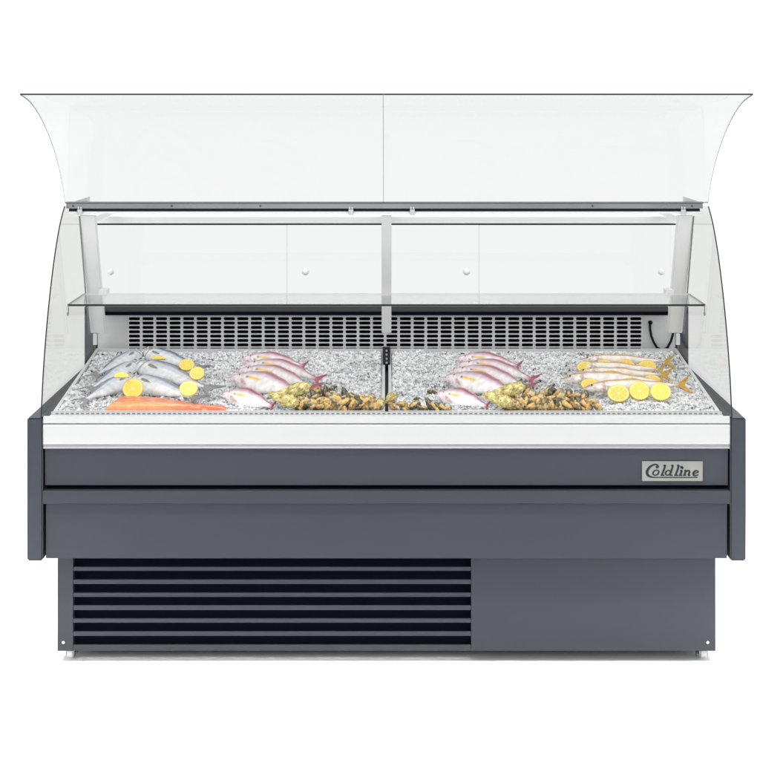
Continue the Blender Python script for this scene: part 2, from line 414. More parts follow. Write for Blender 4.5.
# rear ledge (dark lip) and rear body
part(MB().box(PX(103.7, .9), PX(668.5, .9), .90, .953, PZ(315.4, .9), PZ(312, .9), .001), 'ledge_lip', M['black'])
part(MB().box(PX(103.9, .9), PX(668.3, .9), .903, .9535, PZ(311.9, .9), PZ(306.6, .9), .001), 'rear_ledge', M['rail'])
part(MB().box(-XI + .002, XI - .002, YG + .032, 1.055, ZF - .12, PZ(316, .98)), 'rear_body', M['grey'])
# cable loop at the right end of the back wall
yc = YG - .012
cpts = [(650.2, 322.5, YG + .004), (650.0, 323.5, YG - .008), (650.0, 329, yc), (651.2, 336, yc), (653.6, 342, yc), (657, 347.5, yc), (662, 350.5, yc), (667.5, 347.5, yc), (671, 341, yc), (673, 334, yc), (674, 326, yc)]
pp = []
for i in range(len(cpts) - 1):
    for j in range(4):
        t = j / 4; a, b = cpts[i], cpts[i + 1]
        q = [a[k] + (b[k] - a[k]) * t for k in range(3)]; pp.append((PX(q[0], q[2]), q[2], PZ(q[1], q[2])))
part(MB().tube(pp, .0042, 10).cyl((PX(650.2, YG), YG + .003, PZ(322.6, YG)), (PX(650.2, YG), YG - .004, PZ(322.6, YG)), .0075, None, 18), 'cable', M['rubber'], smooth=True)

# ------------------------------------------------------------------ upper frame
YH = .39
hx0, hx1 = PX(65.5, YH), PX(703.5, YH)
hb = MB()
zc_ = lambda y: PZ(y, YH)
hb.box(hx0, hx1, YH - .004, YH + .03, zc_(203.4), zc_(202.0), .0006, 1)
hb.box(hx0 + .002, hx1 - .002, YH, YH + .03, zc_(208.6), zc_(203.5), .001)
hinge = part(hb, 'hinge_bar', [M['barsteel'], M['edgemid']])
part(MB().box(PX(68.8, YH), PX(700, YH), YH + .003, YH + .03, zc_(211.4), zc_(208.7)), 'rubber_channel', M['rubber'], hinge)
part(MB().box(hx0 + .004, hx1 - .004, YH - .001, YH + .03, zc_(213.6), zc_(211.5), .0008), 'lower_rail', M['whiteframe'], hinge)
for px in (73.2, 171.6, 260.3, 592.5, 692):
    part(MB().cyl((PX(px, YH), YH - .002, zc_(206)), (PX(px, YH), YH + .001, zc_(206)), .0032, None, 12), 'screw', M['greydark'], hinge)
for px in (80.2, 351, 412.3, 683):
    x = PX(px, YH); m = MB()
    m.box(x - .008, x + .008, YH - .009, YH - .0015, zc_(215.0), zc_(209.2), .002)
    m.box(x - .007, x - .001, YH - .006, YH - .001, zc_(209.1), zc_(206.4), .001).box(x + .001, x + .007, YH - .006, YH - .001, zc_(209.1), zc_(206.6), .001)
    part(m, 'clip', M['chrome'], hinge)
# arms: sloping back and down; the end ones beside the side glass, one in the middle
def arm(xc, w, shelf_side):
    top, bot = Vector((0, .425, PZ(215.5, .425))), Vector((0, .62, PZ(333.9, .60)))
    d = (bot - top).normalized(); nrm = Vector((0, -d.z, d.y)) * .030
    if nrm.y < 0: nrm = -nrm
    pf = [(top.y, top.z), (bot.y, bot.z), (bot.y + .034, bot.z), (top.y + .034, top.z)]
    b = bmesh.new(); k = 4
    v0 = [b.verts.new((xc - w / 2, y, z)) for y, z in pf]; v1 = [b.verts.new((xc + w / 2, y, z)) for y, z in pf]
    for i in range(k): b.faces.new((v0[i], v0[(i + 1) % k], v1[(i + 1) % k], v1[i]))
    b.faces.new(v0[::-1]); b.faces.new(v1); bmesh.ops.recalc_face_normals(b, faces=b.faces[:])
    bmesh.ops.bevel(b, geom=b.edges[:], offset=.0015, segments=2, affect='EDGES')
    m = MB(); m.bm(b)
    m.box(xc - w * .4, xc + w * .4, .46, 1.0, PZ(216, .43) - .022, PZ(216, .43) - .004, .001)      # top bearer to the rear frame
    a = part(m, 'support_arm', M['arm'])
    return a
XA = PX(87.3, .425); wa = .0465
arms = [arm(XA, wa, 1), arm(0.0, .0315, 0), arm(-XA, wa, -1)]
for a, sx in ((arms[0], -1), (arms[2], 1)):
    x = sx * (abs(XA) - wa / 2 - .013)
    part(MB().box(x - .013, x + .0125, .50, .56, PZ(296.4, .50), PZ(289, .52), .0015), 'shelf_bracket', M['arm'], a)
    xs = sx * (abs(XA) + .016)
    part(MB().box(xs - .006, xs + .006, .66, .672, PZ(345, .66), PZ(334, .66), .001), 'mounting_plate', M['arm'], a)
    g = sx * (abs(XA) + wa / 2 + .0022)                 # dark gasket line down the outer edge of the arm
    part(MB().prism([(.423, PZ(216, .423)), (.60, PZ(334, .60)), (.61, PZ(334, .61)), (.433, PZ(216, .433))], g - .0015, g + .0015), 'gasket', M['edgemid'], a, fix=True)
# rear frame and sliding glass doors
YR = 1.0
fr = MB(); fx = PX(681, YR)
zr1, zr0, zd = PZ(216.6, YR), PZ(223.3, YR), PZ(224.9, YR)
fr.box(-fx, fx, YR - .01, YR + .04, zr0, zr1, .0015)
rear = part(fr, 'rear_frame', M['whiteframe'])
part(MB().box(-fx + .002, fx - .002, YR - .004, YR + .03, zd, zr0 - .0002), 'door_track', M['rubber'], rear)
for sx in (-1, 1): part(MB().box(sx * fx - .012, sx * fx + .012, YR, YR + .035, PZ(306, YR) - .01, zd - .0005, .001), 'upright', M['whiteframe'], rear)
dz0 = PZ(306, YR) + .0015
def pane(name, x0, x1, y0, y1, z0, z1, mats, parent):
    m = MB()
    v = [(x0, y0, z0), (x1, y0, z0), (x1, y0, z1), (x0, y0, z1), (x0, y1, z0), (x1, y1, z0), (x1, y1, z1), (x0, y1, z1)]
    m.add(v, [(0, 1, 2, 3), (5, 4, 7, 6), (1, 5, 6, 2), (4, 0, 3, 7), (3, 2, 6, 7), (4, 5, 1, 0)], [0, 0, 1, 1, 1, 1])
    return part(m, name, mats, parent)
for (p0, p1, yy, kn) in ((88, 287.2, YR + .004, 110.5), (286.4, 479.6, YR + .016, (305.5, 466.5)), (478.8, 686, YR + .004, 661.5)):
    d = pane('sliding_door', PX(p0, YR), PX(p1, YR), yy, yy + .005, dz0, zd - .0008, [M['door'], M['edgepale']], rear)
    for k in (kn if isinstance(kn, tuple) else (kn,)):
        x, z = PX(k, yy), PZ(271.6, yy)
        b = bmesh.new(); bmesh.ops.create_uvsphere(b, u_segments=20, v_segments=12, radius=.0115)
        b.transform(Matrix.Translation((x, yy - .007, z)) @ Matrix.Diagonal((1, .75, 1, 1)))
        m = MB(); m.bm(b); m.cyl((x, yy - .002, z - .0), (x, yy - .0003, z), .0125, None, 24)
        o = part(m, 'door_knob', M['nylon'], d, smooth=True)
# glass shelf
zs_ = PZ(306.2, .19)
m = pane('glass_shelf', PX(67.5, .19), PX(705.5, .19), .19, .47, zs_, zs_ + .006, [M['shelf'], M['edge'], M['edgepale']], case)
m.data.polygons.foreach_set('material_index', [1, 2, 1, 1, 0, 0])
for sx in (-1, 1):
    x = sx * (PX(705.5, .19) - .003)
    part(MB().box(x - .0015, x + .0015, .186, .189, zs_ - .024, zs_ + .004, .0004).box(x - .0035, x + .0015, .182, .1855, zs_ - .028, zs_ - .018, .0006), 'shelf_clip', M['edgemid'], m)

# ------------------------------------------------------------------ glass: raised lid and side panes
lid_px = [(65, 202.5), (61, 177), (54, 150), (43.4, 123), (31.6, 103.7), (20.0, 94.3)]
XG = PX(40.2)                                       # outer edge of the lid
prof = []
for px, py in lid_px:
    Y = (XG / ((px - CX) * S) - 1) * D
    prof.append((Y, PZ(py, Y)))
def cr(P, n=8):
    out = []
    for i in range(len(P) - 1):
        p0, p1, p2, p3 = [Vector(P[j]) for j in (max(i - 1, 0), i, i + 1, min(i + 2, len(P) - 1))]
        for j in range(n):
            t = j / n; out.append(.5 * ((2 * p1) + (p2 - p0) * t + (2 * p0 - 5 * p1 + 4 * p2 - p3) * t * t + (3 * p1 - p0 - 3 * p2 + p3) * t ** 3))
    out.append(Vector(P[-1])); return out
LP = cr(prof)
def lid(x0, x1):
    m = MB(); n = len(LP); vs = []; fs = []; mi = []
    for i, p in enumerate(LP):
        t = (LP[min(i + 1, n - 1)] - LP[max(i - 1, 0)]).normalized(); nn = Vector((-t.y, t.x)) * .0022
        a, b = p + nn, p - nn
        vs += [(x0, a.x, a.y), (x1, a.x, a.y), (x1, b.x, b.y), (x0, b.x, b.y)]
    for i in range(n - 1):
        k, q = 4 * i, 4 * i + 4
        fs += [(k, k + 1, q + 1, q), (k + 2, k + 3, q + 3, q + 2)]; mi += [0, 0]
    m.add(vs, fs, mi); fs = []; mi = []
    for i in range(n - 1):
        k, q = 4 * i, 4 * i + 4
        fs += [(k + 1, k + 2, q + 2, q + 1), (k + 3, k, q, q + 3)]; mi += [1, 1]
    e = 4 * (n - 1); fs += [(0, 3, 2, 1), (e, e + 1, e + 2, e + 3)]; mi += [1, 2]
    m.add(vs, fs, mi)
    o = part(m, 'glass_lid', [M['lid'], M['edgelight'], M['edge']], case)
    for p in o.data.polygons:
        if p.material_index == 0: p.use_smooth = True
    return o
XM = PX(383.5, .3)
lid(XG, XM - .0008); lid(XM + .0008, -XG)
m = MB(); n = len(LP); vs = []; fs = []
for i, p in enumerate(LP):
    t = (LP[min(i + 1, n - 1)] - LP[max(i - 1, 0)]).normalized(); nn = Vector((-t.y, t.x)) * .0027
    a, b = p + nn, p - nn; vs += [(XM - .0007, a.x, a.y), (XM + .0007, a.x, a.y), (XM + .0007, b.x, b.y), (XM - .0007, b.x, b.y)]
for i in range(n - 1): fs += [(4 * i + k, 4 * i + (k + 1) % 4, 4 * i + 4 + (k + 1) % 4, 4 * i + 4 + k) for k in range(4)]
fs += [(3, 2, 1, 0), tuple(4 * n - 4 + k for k in range(4))]
m.add(vs, fs); part(m, 'lid_seal', M['edgelight'], fix=True)
# hinge caps seen through the lid
for sx in (-1, 1):
    a, b = sorted((sx * (PX(697, YH)), sx * PX(685.5, YH)))
    m = MB(); xo, xi2 = sx * PX(698, .42), sx * PX(686, .42)
    y0 = .425; m.add([(xo, y0, PZ(202.2, .42)), (xi2, y0, PZ(202.2, .42)), (xi2, y0, PZ(197.4, .42)), (xo, y0, PZ(201.2, .42)),
           (xo, y0 + .05, PZ(202.2, .42)), (xi2, y0 + .05, PZ(202.2, .42)), (xi2, y0 + .05, PZ(197.4, .42)), (xo, y0 + .05, PZ(201.2, .42))],
          [(0, 1, 2, 3), (7, 6, 5, 4), (0, 4, 5, 1), (1, 5, 6, 2), (2, 6, 7, 3), (3, 7, 4, 0)])
    part(m, 'hinge_cap', M['arm'], fix=True)
# side glass: the closed lid's curve as its front edge
XS = PX(40.0)
h0 = Vector((.372, PZ(206, .38))); e1 = Vector((.006, ZCT)); p0_, p1_ = Vector(prof[0]), Vector(prof[-1])
sp = []
dv, ev_ = p1_ - p0_, e1 - h0
dv.x = -dv.x; ev_2 = Vector((-ev_.x, ev_.y))
rot = math.atan2(ev_2.y, ev_2.x) - math.atan2(dv.y, dv.x); sc = ev_.length / dv.length
for p in prof:
    q = Vector(p) - p0_; q.x = -q.x
    q = Vector((q.x * math.cos(rot) - q.y * math.sin(rot), q.x * math.sin(rot) + q.y * math.cos(rot))) * sc
    sp.append((max(.004, h0.x - q.x), h0.y + q.y))
SPc = cr(sp, 6)
for sx in (-1, 1):
    x0 = sx * abs(XS); th = .004
    top = [(.92, PZ(216, .92) + .01)]; bot = [(.92, ZCT - .002)]
    loop = [(p.x, p.y) for p in SPc] + [(.93, ZCT + .001), (.93, PZ(216, .93)), (.5, PZ(207, .45))]
    loop[len(SPc) - 1] = (loop[len(SPc) - 1][0], ZCT + .001)
    n = len(loop); m = MB(); a, b = sorted((x0, x0 - sx * th))
    vs = [(a, y, z) for y, z in loop] + [(b, y, z) for y, z in loop]
    fs = [tuple(range(n)), tuple(range(n, 2 * n))[::-1]] + [(i, n + i, n + (i + 1) % n, (i + 1) % n) for i in range(n)]
    mi = [0, 0] + [1 if i < len(SPc) - 1 else 2 for i in range(n)]
    m.add(vs, fs, mi); part(m, 'side_glass', [M['sideglass'], M['edge'], M['edgelight']], fix=True)

# ------------------------------------------------------------------ crushed ice
def chip(rs):
    b = [Vector(p) for p in ((1, 0, 0), (-1, 0, 0), (0, 1, 0), (0, -1, 0), (0, 0, 1), (0, 0, -1))]
    vs = [Vector((p.x * rs.uniform(.6, 1.3), p.y * rs.uniform(.6, 1.3), p.z * rs.uniform(.5, 1.1))) + Vector((rs.uniform(-.3, .3), rs.uniform(-.3, .3), rs.uniform(-.3, .3))) for p in b]
    return vs, [(0, 2, 4), (2, 1, 4), (1, 3, 4), (3, 0, 4), (2, 0, 5), (1, 2, 5), (3, 1, 5), (0, 3, 5)]
def ice_h(x, y):
    h = .014 * noise.noise(Vector((x * 6, y * 6, 3))) + .013 * noise.noise(Vector((x * 22, y * 22, 9))) + .006 * noise.noise(Vector((x * 60, y * 60, 4)))
    e = min((y - BF) / .06, 1) * min((BB - y) / .10, 1)
    return max(-.02, -.010 + (.012 + h) * max(0, e))
for k, (xf, xb) in enumerate(trays):
    rs = random.Random(20 + k); m = MB(); nx, ny = 110, 90
    def P(u, v):
        y = BF + .0085 + (BB - BF - .017) * v; w = (y - BF) / (BB - BF)
        a = xf[0] + (xb[0] - xf[0]) * w + .0115; b = xf[1] + (xb[1] - xf[1]) * w - .0115
        return a + (b - a) * u, y
    vs = []
    for j in range(ny + 1):
        for i in range(nx + 1):
            x, y = P(i / nx, j / ny); vs.append((x, y, bz_(y, ice_h(x, y) - .004 + .003 * rs.random())))
    m.add(vs, [(j * (nx + 1) + i, j * (nx + 1) + i + 1, (j + 1) * (nx + 1) + i + 1, (j + 1) * (nx + 1) + i) for j in range(ny) for i in range(nx)], 1)
    for i in range(30000):
        u, v = rs.uniform(.004, .996), rs.uniform(.004, .985)
        x, y = P(u, v); s_ = rs.choice((.002, .0025, .003, .0035, .004, .005, .0065)) * rs.uniform(.7, 1.25)
        q = Matrix.Rotation(rs.uniform(0, 6.28), 3, 'Z') @ Matrix.Rotation(rs.uniform(-.9, .9), 3, 'X')
        cv, cf = chip(rs); c = Vector((x, y, bz_(y, ice_h(x, y) + s_ * .2)))
        m.add([c + q @ (p * s_) for p in cv], cf, 0)
    o = m.build('crushed_ice', [M['ice'], M['icebase']])
    tag(o, ('grey white crushed ice filling the left steel tray with the salmon', 'grey white crushed ice filling the right steel tray with the yellow-tailed fish')[k], 'ice', kind='stuff')

# ------------------------------------------------------------------ fish
def lerp(a, b, t): return a + (b - a) * t
def mixc(a, b, t): t = max(0, min(1, t)); return tuple(lerp(x, y, t) for x, y in zip(a, b))
def ss(a, b, x): t = max(0, min(1, (x - a) / (b - a))); return t * t * (3 - 2 * t)
def curve(keys, t):
    for (t0, v0), (t1, v1) in zip(keys, keys[1:]):
        if t <= t1: return lerp(v0, v1, ss(t0, t1, t))
    return keys[-1][1]
SPEC = {
 'silver': dict(top=[(0, .02), (.08, .10), (.25, .2), (.42, .22), (.7, .15), (.9, .05), (1, .04)], bot=[(0, .02), (.08, .11), (.25, .23), (.42, .26), (.7, .16), (.9, .05), (1, .04)], eye=(.09, .06), eyer=.045, tailc=(.24, .24, .25), finc=(.36, .29, .19)),
 'snapper': dict(top=[(0, .02), (.1, .11), (.26, .22), (.44, .26), (.68, .19), (.92, .07), (1, .06)], bot=[(0, .02), (.1, .10), (.25, .20), (.45, .25), (.68, .17), (.92, .06), (1, .06)], eye=(.16, .05), eyer=.026, tailc=(.40, .10, .14), finc=(.62, .36, .32)),
 'mackerel': dict(top=[(0, .015), (.1, .09), (.25, .14), (.5, .14), (.75, .08), (.94, .03), (1, .03)], bot=[(0, .02), (.1, .10), (.25, .16), (.5, .17), (.75, .10), (.94, .03), (1, .03)], eye=(.085, .025), eyer=.034, tailc=(.52, .31, .05), finc=(.5, .42, .25)),
}
def fish_col(sp, t, v, variant):
    if sp == 'silver':
        back, mid, bel = (.11, .14, .20), (.38, .42, .50), (.66, .67, .70)
        if variant: back, mid, bel = (.11, .14, .21), (.38, .41, .49), (.80, .80, .80)
        c = mixc(bel, mid, ss(-.25, .2, v)); c = mixc(c, back, ss(.15, .7, v))
        c = mixc(c, (.13, .13, .14), .5 * ss(.16, .02, t) * ss(-.6, .3, v))
        if t < .10 and abs(v + .12) < .13: c = (.07, .06, .06)
        if abs(t - .135) < .012 and v < .3: c = mixc(c, (.10, .10, .11), .6)
        if .20 < t < .235 and v < .5: c = mixc(c, (.12, .11, .12), .6)
        if abs(v - .28) < .07 and t > .25: c = mixc(c, (.66, .69, .76), .6)
    elif sp == 'snapper':
        back, mid, bel = (.20, .05, .085), (.55, .39, .45), (.78, .75, .76)
        c = mixc(bel, mid, ss(.05, .6, v)); c = mixc(c, back, ss(.5, .85, v))
        c = mixc(c, (.60, .30, .36), .45 * ss(.26, .06, t) * ss(-.8, .3, v))
        c = mixc(c, (.42, .42, .52), .5 * ss(.07, .0, abs(t - .26)) * ss(.1, .5, v))
        if t < .05 and abs(v + .1) < .2: c = (.45, .16, .2)
        hn = noise.noise(Vector((t * 28, v * 4, 5.0)))
        if t < .27: c = mixc(c, (.62, .17, .22), .55 * ss(.1, .45, hn))
        c = mixc(c, (.50, .46, .56), .35 * ss(.15, .45, noise.noise(Vector((t * 14, v * 3, 1.0)))) * ss(.0, .5, v))
        d = ss(.13, .06, abs(v - (-.02 - .25 * (t - .25)))) * ss(.285, .30, t) * ss(.54, .46, t)
        c = mixc(c, (.80, .46, .01), d)
        c = mixc(c, (.16, .03, .05), .9 * ss(.020, .010, math.hypot(t - .285, (v + .0) * .12)))
        c = mixc(c, (.36, .07, .11), .8 * ss(.90, 1, t))
        if t > .4: c = mixc(c, (.30, .12, .2), .5 * ss(.06, .0, abs(v - .55)) * ss(.0, .4, math.sin(t * 60)))
    else:
        back, mid, bel = (.46, .23, .035), (.70, .58, .48), (.80, .76, .73)
        c = mixc(bel, mid, ss(.1, .6, v)); c = mixc(c, back, ss(.38, .68, v))
        c = mixc(c, (.16, .085, .06), .75 * ss(.15, .03, t) * ss(-.7, .3, v))
        if .19 < t < .225 and v < .6: c = mixc(c, (.30, .19, .13), .55)
        if t < .26: c = mixc(c, (.34, .16, .10), .7 * ss(.05, .4, noise.noise(Vector((t * 30, v * 4, 3.0)))))
        c = mixc(c, (.70, .5, .12), .5 * ss(.10, .03, abs(v - .3)) * ss(.25, .4, t))
        c = mixc(c, (.55, .33, .07), ss(.88, 1, t))
    return c
CAM = Vector((0, -D, ZE))
def fish(sp, nose, tail, h, thick, label, group, lift=.03, roll=55, bend=0.0, variant=0, tail_len=.2, name='fish', tail_lift=None, fin=True):
    """nose, tail: photo pixels of snout tip and tail root; the fish lies on the ice at `lift`"""
    A = on_bed(*nose, lift); B = on_bed(*tail, lift if tail_lift is None else tail_lift)
    ax = (B - A); Lg = ax.length; ax.normalize()
    c = (A + B) / 2; tc = (CAM - c).normalized()
    nrm = (BN * math.cos(R(roll)) + tc * math.sin(R(roll)))
    nrm = (nrm - ax * nrm.dot(ax)).normalized()
    dor = nrm.cross(ax)
    if dor.z + .3 * dor.y < 0: dor = -dor
    yy = dor.cross(ax)
    W = Matrix(((ax.x, yy.x, dor.x, A.x), (ax.y, yy.y, dor.y, A.y), (ax.z, yy.z, dor.z, A.z), (0, 0, 0, 1)))
    sp_ = SPEC[sp]; hs = h / .5
    NT, NA = 56, 28
    rs = random.Random(hash((sp, nose)) & 0xffff)
    def bz(t): return bend * Lg * (1 - (2 * t - 1) ** 2)
    def tt(t): return thick * .5 * curve([(0, .06), (.12, .66), (.3, 1), (.5, .95), (.8, .4), (1, .14)], t)
    m = MB(); vs = []; cs = []; fs = []
    for i in range(NT + 1):
        t = i / NT; t = t * t * .35 + t * .65
        tp, bt = curve(sp_['top'], t) * hs, curve(sp_['bot'], t) * hs; mid = (tp - bt) / 2; ra = (tp + bt) / 2
        for k in range(NA):
            a = 2 * math.pi * k / NA; v = math.sin(a)
            w = math.cos(a) * tt(t) * (1 - .25 * max(0, v) ** 2)
            if .185 < t < .215: w *= .965                                    # gill edge
            vs.append((t * Lg, w, bz(t) + mid + ra * v)); cs.append(tuple(q * {'silver': .95, 'snapper': 1.02, 'mackerel': 1.02}[sp] for q in fish_col(sp, t, v, variant)))
    for i in range(NT):
        for k in range(NA): fs.append((i * NA + k, i * NA + (k + 1) % NA, (i + 1) * NA + (k + 1) % NA, (i + 1) * NA + k))
    fs += [tuple(range(NA)), tuple(range(NT * NA, NT * NA + NA))[::-1]]
    m.add(vs, fs, 0, cs)
    root = m.build(name, M['fish'], smooth=True, fix=True)
    root.matrix_world = W
    tag(root, label, 'fish', group)
    # tail fin, forked
    tl = tail_len * Lg; hb_ = h * (.42 if sp == 'snapper' else .5 if sp == 'mackerel' else .34)
    rows = 9; fv = []; ff = []; fc = []
    for j in range(rows + 1):
        u = -1 + 2 * j / rows
        for i in range(5):
            s = i / 4; reach = tl * (.42 + .58 * abs(u) ** 1.2)
            x = Lg * .985 + s * reach; z = bz(1) + u * lerp(h * .07, hb_, s ** .8)
            for sg in (-1, 1):
                fv.append((x, sg * lerp(thick * .06, .0006, s) + .003 * s * math.sin(u * 3 + rs.random()), z)); fc.append(mixc(sp_['tailc'], tuple(q * .6 for q in sp_['tailc']), .5 * (j % 2)))
    idx = lambda j, i, s: (j * 5 + i) * 2 + s
    for j in range(rows):
        for i in range(4):
            ff += [(idx(j, i, 0), idx(j + 1, i, 0), idx(j + 1, i + 1, 0), idx(j, i + 1, 0)), (idx(j, i, 1), idx(j, i + 1, 1), idx(j + 1, i + 1, 1), idx(j + 1, i, 1))]
        ff.append((idx(j, 4, 0), idx(j + 1, 4, 0), idx(j + 1, 4, 1), idx(j, 4, 1)))
    MB().add(fv, ff, 0, fc).build('tail_fin', M['fin'], root)
    # dorsal fin: low spiny ridge
    fv = []; ff = []; fc = []; nn = 14
    t0, t1 = (.3, .82) if sp == 'snapper' else (.42, .62)
    for i in range(nn + 1):
        t = lerp(t0, t1, i / nn); tp = curve(sp_['top'], t) * hs; hh_ = h * (.055 if sp == 'snapper' else .07) * math.sin(math.pi * min(1, .08 + .92 * i / nn)) * (1 if i % 2 else .7)
        for sg in (-1, 1):
            fv += [(t * Lg, sg * .0012, bz(t) + tp - h * .03), (t * Lg + .15 * hh_, sg * .0004, bz(t) + tp + hh_)]; fc += [mixc(sp_['finc'], sp_['tailc'], .6)] * 2
    for i in range(nn):
        a, b = i * 4, i * 4 + 4
        ff += [(a, b, b + 1, a + 1), (a + 2, a + 3, b + 3, b + 2), (a + 1, b + 1, b + 3, a + 3)]
    MB().add(fv, ff, 0, fc).build('dorsal_fin', M['fin'], root)
    side = 1 if (W.to_3x3() @ Vector((0, 1, 0))).dot(nrm) > 0 else -1
    # pectoral fin on the side that shows
    if fin:
        fv = []; ff = []; fc = []; t0 = .31 if sp == 'silver' else .235
        for i in range(7):
            s = i / 6; ln = h * {'silver': .62, 'snapper': .42, 'mackerel': .4}[sp]; wd = h * (.05 if sp == 'silver' else .07) * (s + .12) ** .5 * (1.02 - s) * 1.9
            x = t0 * Lg + s * ln; zc = bz(t0) - h * .14 - s * h * (.02 if sp == 'silver' else .2)
            o = side * (tt(t0 + s * ln / Lg) * .94 + .0025)
            for q in (-1, 1):
                for e in (0, 1): fv.append((x, o + side * (.0012 * e), zc + q * wd)); fc.append(mixc(sp_['finc'], (.06, .05, .05), (.8 if q > 0 else .1) if sp == 'silver' else .1))
        for i in range(6):
            a, b = i * 4, i * 4 + 4
            ff += [(a, a + 2, b + 2, b), (a + 1, b + 1, b + 3, a + 3), (a, b, b + 1, a + 1), (a + 2, a + 3, b + 3, b + 2)]
        MB().add(fv, ff, 0, fc).build('pectoral_fin', M['fin'], root)
    t, zo = sp_['eye']; er = sp_['eyer'] * Lg * .5
    tp, bt = curve(sp_['top'], t) * hs, curve(sp_['bot'], t) * hs; zf = zo * hs
    vrel = max(-.95, min(.95, (zf - (tp - bt) / 2) / ((tp + bt) / 2)))
    yo = math.sqrt(1 - vrel ** 2) * tt(t) * side
    em = MB(); ev = []; ec = []; ef = []
    for j, (rr, hh_) in enumerate(((1, -.3), (.95, .15), (.62, .38), (.6, .39), (.3, .48), (0.01, .5))):
        for k in range(16):
            a = 2 * math.pi * k / 16; ev.append((t * Lg + er * rr * math.cos(a), yo + side * er * hh_, bz(t) + zf + er * rr * math.sin(a)))
            ec.append((.55, .5, .42) if j < 3 else (.006, .006, .008))
    for j in range(5):
        for k in range(16): ef.append((j * 16 + k, j * 16 + (k + 1) % 16, j * 16 + 16 + (k + 1) % 16, j * 16 + 16 + k))
    ef.append(tuple(range(80, 96)))
    em.add(ev, ef, 0, ec).build('eye', M['eye'], root, smooth=True, fix=True)
    return root

G = 'silver fish in the left tray'
fish('silver', (143, 351), (98, 374), .072, .045, 'blue-grey silver fish lying rearmost at the far left, tail towards the left glass', G, .026, 34)
fish('silver', (141, 362), (93, 387), .078, .045, 'blue-grey silver fish second of three pointing down left, under the small lemon wedge', G, .030, 34)
fish('silver', (136, 375), (86, 399), .080, .045, 'blue-grey silver fish foremost of the three pointing down left, above the salmon corner', G, .024, 36)
fish('silver', (141, 350.5), (196, 367), .075, .045, 'white-bellied silver fish rearmost of those pointing right, against the back rim', G, .028, 48, .0, 1)
fish('silver', (133, 362.5), (204, 387), .095, .05, 'largest white-bellied silver fish, crossing the middle of the left heap', G, .036, 48, .01, 1)
fish('silver', (128, 377), (192, 397), .082, .045, 'white-bellied silver fish foremost above the salmon fillet, beside the big lemon slice', G, .026, 48, .0, 1)

for k, off in ((0, 0.0), (1, 214.6)):
    side = ('left tray', 'right tray')[k]
    G = 'pink snappers in the ' + side; o = off
    def sn(n, t, h, lb, **kw): fish('snapper', (n[0] + o, n[1]), (t[0] + o, t[1]), h, h * .42, lb + ' in the ' + side, G, **kw)
    sn((241, 358.5), (303, 366), .056, 'rearmost pink snapper of the fanned row', lift=.028, roll=62, bend=.035, tail_len=.08)
    sn((242.5, 364.5), (316, 379), .060, 'third pink snapper from the front of the fanned row', lift=.030, roll=62, bend=.045, tail_len=.12)
    sn((236, 370.5), (310, 387), .064, 'second pink snapper from the front of the fanned row', lift=.030, roll=62, bend=.045, tail_len=.15)
    sn((228.5, 377.5), (299, 395), .078, 'foremost pink snapper of the fanned row, whole yellow-striped side showing,', lift=.030, roll=64, bend=.03, tail_len=.1)
    sn((220.5, 394.5), (272, 406.5), .066, 'lone small pink snapper half sunk in ice at the front edge', lift=.024, tail_lift=.006, roll=62, bend=.035, tail_len=.06)

G = 'yellow-tailed fish in the right tray'
fish('mackerel', (580, 359.5), (666, 361.5), .055, .032, 'rearmost slim yellow-tailed fish, against the back rim of the right tray', G, .034, 62, .015, tail_len=.13)
fish('mackerel', (574, 366.5), (660, 369.5), .055, .032, 'slim yellow-tailed fish behind the rear row of lemon slices, dark snout', G, .030, 60, .015, tail_len=.1)
fish('mackerel', (576, 372), (664, 375), .055, .032, 'slim yellow-tailed fish just in front of the rear lemon slices', G, .032, 62, .015, tail_len=.13)
fish('mackerel', (561.5, 379), (662, 381.5), .078, .04, 'longest slim fish with big open-mouthed head, second from the front', G, .034, 62, .02, tail_len=.06)
fish('mackerel', (583, 388.5), (680, 385.2), .070, .036, 'foremost slim yellow-tailed fish, behind the three big front lemon slices', G, .034, 62, .02, tail_len=.15)

